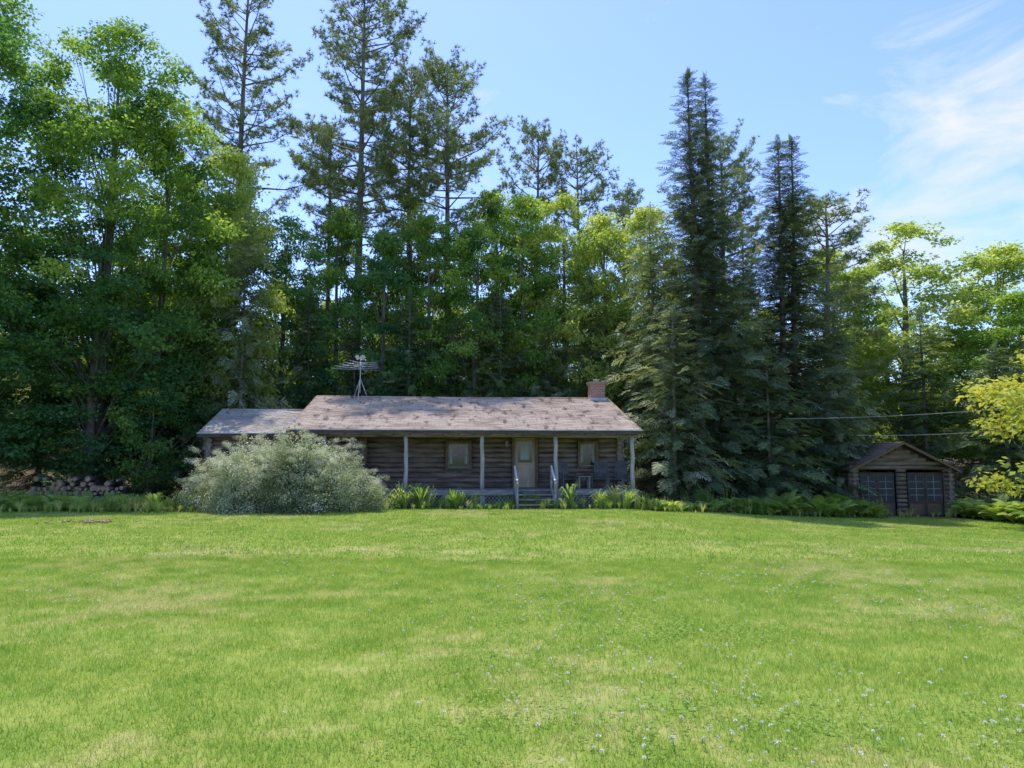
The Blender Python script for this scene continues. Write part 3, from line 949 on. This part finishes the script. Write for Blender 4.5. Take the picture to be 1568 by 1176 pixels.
def gable_slab(b, s, x_out, z_out, zp, y0, y1):
    n = 16
    for i in range(n):
        fa, fb = i / n, (i + 1) / n
        xa, xb = s * x_out * (1 - fa), s * x_out * (1 - fb)
        za, zb = z_out + (zp - z_out) * fa, z_out + (zp - z_out) * fb
        b.face([(xa, y0, za), (xa, y1, za), (xa, y1, za + .02), (xa, y0, za + .02)], 'shingle3')
        b.face([(xa, y0, za + .02), (xa, y1, za + .02), (xb, y1, zb), (xb, y0, zb)], 'shingle3')
    b.face([(s * x_out, y0, z_out - .08), (0, y0, zp - .08), (0, y1, zp - .08), (s * x_out, y1, z_out - .08)], 'dark_wood')
    b.face([(s * x_out, y0, z_out - .12), (s * x_out, y0, z_out), (0, y0, zp), (0, y0, zp - .12)], 'frame')
    b.face([(s * x_out, y0, z_out - .08), (s * x_out, y0, z_out), (s * x_out, y1, z_out), (s * x_out, y1, z_out - .08)], 'frame')
for s in (-1, 1): gable_slab(b, s, W2 + .3, H - .02, H + PK + .1, -.5, D + .3)
b.obj('gable_roof', shed)

# ------------------------------------------------------------------ firewood
b = MB(); r = random.Random(9)
for row in range(6):
    n = 17 - row // 2
    for i in range(n):
        rr = r.uniform(.065, .13)
        x = -1.9 + (row % 2) * .11 + i * .23 + r.uniform(-.04, .04)
        if row > 3 and r.random() < .3 + .2 * (row == 5): continue
        z = .1 + row * .175 + r.uniform(-.03, .03)
        yy = r.uniform(-.1, .08); ns = r.choice((3, 4, 5, 6, 7, 8))
        b.tube([(x, yy, z), (x + r.uniform(-.03, .03), yy + .45, z + r.uniform(-.02, .02))], rr, 'bark', ns, True, 'wood_end')
b.obj('firewood_pile', loc=(-17.0, 29.3, gz(-17.0, 29.3)))

# ------------------------------------------------------------------ cables
b = MB()
def cable(p, q, sag):
    p = Vector(p); q = Vector(q); pts = []
    for i in range(13):
        f = i / 12; v = p.lerp(q, f); v.z -= sag * 4 * f * (1 - f); pts.append(v)
    b.tube(pts, .01, 'wire', 5)
cable((11.5, 31, 3.2), (26, 27, 4.3), .3)
cable((14.2, 30.5, 2.5), (20.5, 29.5, 2.75), .1)
b.obj('overhead_cable')

# ------------------------------------------------------------------ big bush
def bush(name, x, y, rx, ry, h, seed, n=3000, shoots=420):
    r = random.Random(seed); b = MB(); inst = []
    lobes = []
    for i in range(44):
        an = r.uniform(0, 6.28); q = math.sqrt(r.random()) * .88
        lx, ly = math.cos(an) * rx * q, math.sin(an) * ry * q
        hh = h * (1 - (abs(lx + .2) / rx) ** 2.0 * .72) * (1 - (abs(ly) / ry) ** 2 * .45) * r.uniform(.68, 1.08)
        lobes.append((lx, ly, hh, r.uniform(.35, .85), r.gauss(.42, .14)))
    for lx, ly, hh, lr, lt in lobes:
        b.tube([(lx * .15, ly * .15, 0), (lx * .5, ly * .5, hh * .5), (lx, ly, hh * .85)], [.04, .03, .01], 'bark', 5, False)
        for k in range(n // len(lobes)):
            t_ = r.random() ** .8
            an = r.uniform(0, 6.28)
            z = hh * (1 - t_) + .05
            rad = lr * (0.25 + .95 * math.sqrt(min(1, t_ * 1.3))) * r.uniform(.6, 1.15)
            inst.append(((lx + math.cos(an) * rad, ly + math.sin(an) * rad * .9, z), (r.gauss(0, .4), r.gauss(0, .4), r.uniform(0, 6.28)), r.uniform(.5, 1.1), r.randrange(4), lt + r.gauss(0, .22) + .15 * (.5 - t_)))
    for k in range(shoots):
        lx, ly, hh, lr, lt = r.choice(lobes); an = r.uniform(0, 6.28)
        zz = r.uniform(.3, .95)
        d = Vector((math.cos(an), math.sin(an) * .8, r.uniform(.1, 1.2))).normalized()
        p0 = Vector((lx, ly, hh * zz)); L = r.uniform(.6, 1.25)
        p1 = p0 + d * L * .6; p2 = p0 + d * L + Vector((0, 0, -.22 * L))
        b.tube([p0, p1, p2], [.01, .007, .003], 'bark', 4, False)
        for j in range(6):
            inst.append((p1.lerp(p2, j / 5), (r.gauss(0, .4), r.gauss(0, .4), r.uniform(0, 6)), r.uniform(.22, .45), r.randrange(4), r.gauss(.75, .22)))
    o = bpy.data.objects.new(name, realize(name, b, inst, K['bush'][0], 'bush', 4))
    scene.collection.objects.link(o); o.location = (x, y, gz(x, y))
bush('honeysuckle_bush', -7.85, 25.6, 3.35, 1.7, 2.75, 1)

# ------------------------------------------------------------------ bed plants
def strap_plant(seed, mat, n=38, h=.6, w=.016):
    r = random.Random(seed); b = MB()
    for i in range(n):
        an = r.uniform(0, 6.28); hh = h * r.uniform(.6, 1.1); sp = r.uniform(.15, .5) * h
        d = Vector((math.cos(an), math.sin(an), 0)); wd = Vector((-d.y, d.x, 0)) * w
        pr = [d * .03, d * sp * .4 + Vector((0, 0, hh * .6)), d * sp + Vector((0, 0, hh * .95)), d * sp * 1.7 + Vector((0, 0, hh * .8))]
        ww = [1, 1, .7, .05]
        for k in range(3):
            b.face([pr[k] - wd * ww[k], pr[k] + wd * ww[k], pr[k+1] + wd * ww[k+1], pr[k+1] - wd * ww[k+1]], mat)
    return b
def fern_plant(seed, mat='fern'):
    r = random.Random(seed); b = MB()
    for i in range(11):
        an = i * .571 + r.uniform(-.2, .2); L = r.uniform(.5, .8)
        d = Vector((math.cos(an), math.sin(an), 0)); s = Vector((-d.y, d.x, 0))
        def P(t_): return d * L * (t_ * .75) + Vector((0, 0, L * (1.25 * t_ - .75 * t_ * t_)))
        for k in range(14):
            t_ = .12 + .88 * k / 14; l = .17 * math.sin(math.pi * min(1, .25 + t_ * .75)) + .01
            p = P(t_); q = P(t_ + .05)
            for sg in (-1, 1):
                b.face([p, q, q + s * sg * l + d * .04 + Vector((0, 0, -.03)), p + s * sg * l * .8 + d * .02 + Vector((0, 0, -.03))], mat)
    return b
def stalk(seed, mat='fern'):
    r = random.Random(seed); b = MB()
    for i in range(10):
        x, y = r.gauss(0, .12), r.gauss(0, .12); h = r.uniform(.35, .8)
        tx, ty = x + r.gauss(0, .06), y + r.gauss(0, .06)
        b.tube([(x, y, 0), (tx, ty, h)], .004, mat, 3)
        for k in range(12):
            t_ = .2 + .8 * k / 12; an = k * 2.4
            p = Vector((x + (tx - x) * t_, y + (ty - y) * t_, h * t_)); s = .1 * (1.1 - t_ * .6)
            d = Vector((math.cos(an), math.sin(an), .25)) * s; w = Vector((-math.sin(an), math.cos(an), 0)) * s * .28
            b.face([p, p + d * .5 + w, p + d, p + d * .5 - w], mat)
    return b
C = {}
C['daylily'] = clump_coll('plant_daylily', [strap_plant(i, 'daylily') for i in range(4)])
C['fernp'] = clump_coll('plant_fern', [fern_plant(i) for i in range(4)])
C['weed'] = clump_coll('plant_weed', [stalk(i) for i in range(4)])
C['grassy'] = clump_coll('plant_tallgrass', [strap_plant(20 + i, 'daylily', 45, .6, .006) for i in range(4)])
def bed(name, key, region, n, smin, smax, seed, clus=0, spread=.3):
    r = random.Random(seed); inst = []
    cc = [(region(r), r.uniform(.6, 1.15)) for _ in range(clus)]
    for i in range(n):
        x, y = region(r)
        s = r.uniform(smin, smax)
        if clus:
            (cx, cy), k = r.choice(cc); x = r.gauss(cx, spread); y = r.gauss(cy, spread * .5); s *= k
        inst.append(((x, y, gz(x, y)), (r.gauss(0, .15), r.gauss(0, .15), r.uniform(0, 6.28)), s, r.randrange(4)))
    scatter(name, inst, C[key])
def reg(x0, x1, ya, yb):
    def f(r):
        x = r.uniform(x0, x1); e = edge(x)
        return x, e + r.uniform(ya, yb)
    return f
bed('daylily_bed', 'daylily', reg(-4.3, -.8, -.5, -.2), 16, .7, 1.5, 1, 5)
bed('daylily_bed', 'daylily', reg(1.9, 5.0, -.5, -.2), 16, .6, 1.5, 2, 6)
bed('daylily_bed', 'daylily', reg(-14, -10.6, -.5, .6), 45, .5, 1.1, 3, 10)
bed('fern_bed', 'fernp', reg(8.6, 14.9, .1, 1.5), 150, .8, 1.8, 4, 16, .5)
bed('fern_bed', 'fernp', reg(19.6, 27, -.9, 3.5), 340, 1.0, 1.9, 5)
bed('fern_bed', 'fernp', reg(4.2, 8.4, -.2, .3), 26, .6, 1.2, 16, 6, .5)
bed('fern_bed', 'fernp', reg(-27, -12.5, .2, 2.3), 150, .5, 1.1, 6, 24, .6)
bed('weed_bed', 'weed', reg(-27, -11.5, -.6, 2.0), 240, .4, 1.1, 7, 34, .5)
bed('weed_bed', 'weed', reg(-4.4, 5.2, -.4, .1), 60, .35, 1.0, 8, 14, .3)
bed('weed_bed', 'weed', reg(5, 15.2, -.4, 1), 150, .4, 1.3, 10, 22, .4)
bed('tall_grass_edge', 'grassy', reg(-27, -11.0, -1.1, -.2), 220, .3, .7, 9, 60, .4)
bed('tall_grass_edge', 'grassy', reg(-4.6, 26, -.8, -.1), 300, .25, .65, 12, 80, .4)

b = MB(); r = random.Random(4)
for k in range(60):
    an = r.uniform(0, 6.28); d = abs(r.gauss(0, .45))
    x, y = math.cos(an) * d * 1.3, math.sin(an) * d * .7
    b.tube([(x, y, .03), (x + r.uniform(-.12, .12), y + r.uniform(-.06, .06), .06)], r.uniform(.01, .03), 'wood_end', 5)
b.obj('wood_chips', loc=(-11.4, 20.2, gz(-11.4, 20.2)))

# ------------------------------------------------------------------ trees
T = tree
T('maple_tree', 'big_maple_a', -18.2, 32.6, 21.8, 5.4, 'maple', 0)
T('maple_tree', 'big_maple_b', -23.6, 29.8, 23, 5.8, 'maple_dark', 1)
T('maple_tree', 'maple_a', -18.0, 31.6, 12.5, 3.6, 'maple_dark', 2)
T('maple_tree', 'maple_b', -21.5, 28.6, 12, 3.7, 'maple_dark', 3)
T('maple_tree', 'maple_b', -16.2, 33.6, 17.5, 3.0, 'maple', 5)
T('birch_tree', 'maple_c', -14.4, 36.5, 17.5, 3.0, 'birch', 1)
T('maple_sapling', 'small_maple', -15.2, 31.2, 5, 1.8, 'maple', 2)
T('fir_tree', 'hemlock_a', -12.7, 34.5, 13.5, 2.4, 'fir', .5)
T('hemlock_tree', 'hemlock_b', -15.2, 34.0, 9, 2.8, 'spruce', 1)
T('hemlock_tree', 'hemlock_b', -19.5, 36.5, 9.5, 3.0, 'spruce', 2)
T('hemlock_tree', 'hemlock_a', -23.2, 36.5, 9.5, 3.0, 'spruce', 3)
T('hemlock_tree', 'hemlock_a', -27.5, 35.0, 10, 3.0, 'spruce', 4)
T('white_pine_tree', 'pine_d', -16.8, 43, 32, 4.1, 'pine', 0, (0, .03))
T('white_pine_tree', 'pine_a', -9.0, 42.5, 31, 4.2, 'pine', 2)
T('white_pine_tree', 'pine_b', -6.7, 45, 26, 2.8, 'pine', 0)
T('white_pine_tree', 'pine_b', -3.6, 42.8, 25.6, 3.6, 'pine', 2.4)
T('white_pine_tree', 'pine_c', -11.3, 44.5, 22, 2.6, 'pine', 1)
T('white_pine_tree', 'pine_c', 1.6, 47, 22.5, 2.8, 'pine', 3)
T('white_pine_tree', 'pine_c', 4.4, 46.5, 21, 2.8, 'pine', 5)
T('white_pine_tree', 'pine_c', 7.3, 47, 18.5, 2.5, 'pine', 4)
T('white_pine_tree', 'pine_b', 11.6, 39.5, 19.8, 2.8, 'pine', 4)
T('white_pine_tree', 'pine_c', 16.4, 38.0, 16, 3.2, 'pine', 1.5)
wall = [(-12.4, 39.6, 15, 2.9, 'maple_dark'), (-9.8, 40.8, 15.8, 2.9, 'maple'), (-7.0, 39.6, 14.2, 2.8, 'maple_dark'), (-4.6, 40.6, 15.4, 2.9, 'maple'), (-2.0, 39.6, 14.4, 2.8, 'maple'),
        (.6, 40.8, 16.5, 2.9, 'maple'), (3.0, 41.8, 17.0, 3.0, 'birch'), (5.2, 40.2, 15.4, 2.9, 'birch'), (7.9, 41.8, 16.4, 3.1, 'birch'), (10.6, 41.5, 15, 3.0, 'maple'),
        (-15.6, 40, 16.5, 3.2, 'maple'), (-20, 40.5, 16, 3.8, 'maple'), (-6, 43.5, 17.5, 3.0, 'birch'), (-1, 44, 17.5, 3.2, 'maple')]
for i, (x, y, h, R, k) in enumerate(wall):
    T('birch_tree' if k == 'birch' else 'maple_tree', ('maple_a', 'maple_b', 'maple_c')[i % 3], x, y, h, R, k, i * 1.3)
under = [(-10.6, 38.2, 10.5, 2.5, 'hemlock'), (-8.2, 38.4, 9, 2.3, 'spruce'), (-5.4, 38.4, 10.6, 2.5, 'hemlock'), (-3.0, 38.6, 9, 2.3, 'spruce'), (-.6, 38.8, 10.5, 2.5, 'hemlock'), (1.8, 39, 9, 2.4, 'fir'), (4.2, 39, 11.5, 2.4, 'hemlock'), (6.4, 39, 9.5, 2.4, 'spruce')]
for i, (x, y, h, R, k) in enumerate(under):
    T('hemlock_tree', ('hemlock_a', 'hemlock_b')[i % 2], x, y, h, R, k, i)
T('spruce_tree', 'spruce_a', 8.5, 33.6, 20.8, 3.7, 'spruce', 0)
T('spruce_tree', 'spruce_b', 9.4, 34.2, 20.9, 3.0, 'spruce', 2)
T('spruce_tree', 'spruce_b', 13.0, 35.0, 18.2, 3.7, 'spruce', 1)
T('spruce_tree', 'spruce_a', 13.75, 35.4, 18.4, 3.3, 'spruce', 3)
T('fir_tree', 'hemlock_b', 6.9, 35.4, 14, 3.0, 'fir', 0)
T('fir_tree', 'hemlock_a', 7.0, 31.9, 8.6, 2.8, 'fir', 1)
T('fir_tree', 'hemlock_b', 11.0, 34.5, 13.5, 2.4, 'fir', 2)
T('fir_tree', 'hemlock_a', 11.3, 32.6, 7, 2.5, 'hemlock', 3)
T('fir_tree', 'hemlock_b', 15.4, 34.6, 9.5, 2.0, 'fir', 2)
T('hemlock_tree', 'hemlock_b', 16.6, 39.0, 11.5, 3.2, 'hemlock', 4)
T('hemlock_tree', 'hemlock_a', 20.8, 37.2, 10, 3.2, 'hemlock', 5)
T('birch_tree', 'maple_a', 22.6, 42.0, 16, 4.8, 'birch', 0)
T('maple_tree', 'maple_b', 27.6, 41, 14.5, 4.2, 'birch', 1)
T('maple_tree', 'maple_c', 25.4, 36.5, 11, 3.4, 'maple', 2)
T('birch_tree', 'maple_b', 18.9, 43, 14.5, 3.2, 'birch', 4)
T('hemlock_tree', 'hemlock_b', 22.4, 33.8, 7.8, 2.8, 'hemlock', 0)
T('hemlock_tree', 'hemlock_a', 26.5, 32.5, 7.5, 3.0, 'hemlock', 1)
T('ash_tree', 'small_maple', 19.9, 25.8, 6.9, 3.8, 'yellow', 1)

bc = bpy.data.collections.new('forest_tree')
for nm, mt in (('maple_a', 'maple'), ('maple_b', 'birch'), ('hemlock_b', 'hemlock')):
    o = bpy.data.objects.new('forest_' + nm, PR[nm][0]); bc.objects.link(o)
    o.material_slots[1].link = 'OBJECT'; o.material_slots[1].material = M[mt]
r = random.Random(99); inst = []
for row in range(2):
    x = -62
    while x < 62:
        y = 51 + row * 9 + r.uniform(-2, 2)
        if abs(x) > 30: y -= r.uniform(6, 14)
        k = r.choice((1, 1, 2, 2, 0))
        inst.append(((x, y, gz(x, y) - .3), (0, 0, r.uniform(0, 6.28)), r.uniform(.66, .95), k))
        x += r.uniform(2.6, 4.0)
scatter('background_forest', inst, bc)

# ------------------------------------------------------------------ world, sun
EL, AZ = math.radians(66), math.radians(-22)
w = bpy.data.worlds.new('World'); scene.world = w; w.use_nodes = True
t = w.node_tree; t.nodes.clear()
out = t.nodes.new('ShaderNodeOutputWorld'); bg = t.nodes.new('ShaderNodeBackground')
sk = t.nodes.new('ShaderNodeTexSky'); sk.sky_type = 'NISHITA'; sk.sun_disc = False
sk.sun_elevation = EL; sk.sun_rotation = AZ
sk.air_density = 1.0; sk.dust_density = 0.6; sk.ozone_density = 1.5
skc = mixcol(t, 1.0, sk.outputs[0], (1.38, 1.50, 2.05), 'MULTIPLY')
tc = t.nodes.new('ShaderNodeTexCoord').outputs['Generated']
mp = t.nodes.new('ShaderNodeMapping'); mp.inputs['Scale'].default_value = (1.2, 1.2, 2.6)
t.links.new(tc, mp.inputs[0])
cn = t.nodes.new('ShaderNodeTexNoise'); cn.inputs['Scale'].default_value = 4.2; cn.inputs['Detail'].default_value = 7; cn.inputs['Roughness'].default_value = .6
cn.inputs['Distortion'].default_value = .5
t.links.new(mp.outputs[0], cn.inputs['Vector'])
dp = t.nodes.new('ShaderNodeVectorMath'); dp.operation = 'DOT_PRODUCT'
dp.inputs[1].default_value = Vector((.62, 1.0, .38)).normalized()
t.links.new(tc, dp.inputs[0])
near = ramp(t, dp.outputs['Value'], .975, 1.0)
add = t.nodes.new('ShaderNodeMath'); add.operation = 'MULTIPLY_ADD'
t.links.new(near, add.inputs[0]); add.inputs[1].default_value = .24
t.links.new(cn.outputs['Fac'], add.inputs[2])
cf = ramp(t, add.outputs[0], .62, .88)
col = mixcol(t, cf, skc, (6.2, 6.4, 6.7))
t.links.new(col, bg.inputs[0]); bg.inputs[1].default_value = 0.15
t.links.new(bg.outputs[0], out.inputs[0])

sd = bpy.data.lights.new('sun', 'SUN'); sd.energy = 5.0; sd.angle = math.radians(.5); sd.color = (1, .94, .82)
so = bpy.data.objects.new('sun', sd); scene.collection.objects.link(so)
to = Vector((math.sin(AZ) * math.cos(EL), math.cos(AZ) * math.cos(EL), math.sin(EL)))
so.rotation_euler = (-to).to_track_quat('-Z', 'Y').to_euler(); so.location = to * 60

# ------------------------------------------------------------------ camera
cd = bpy.data.cameras.new('camera'); cd.lens = 26; cd.sensor_width = 36; cd.clip_end = 2000; cd.clip_start = .05
co = bpy.data.objects.new('camera', cd); scene.collection.objects.link(co)
co.location = (0, 0, 1.6); co.rotation_euler = (math.radians(90 + 5.65), 0, 0)
scene.camera = co
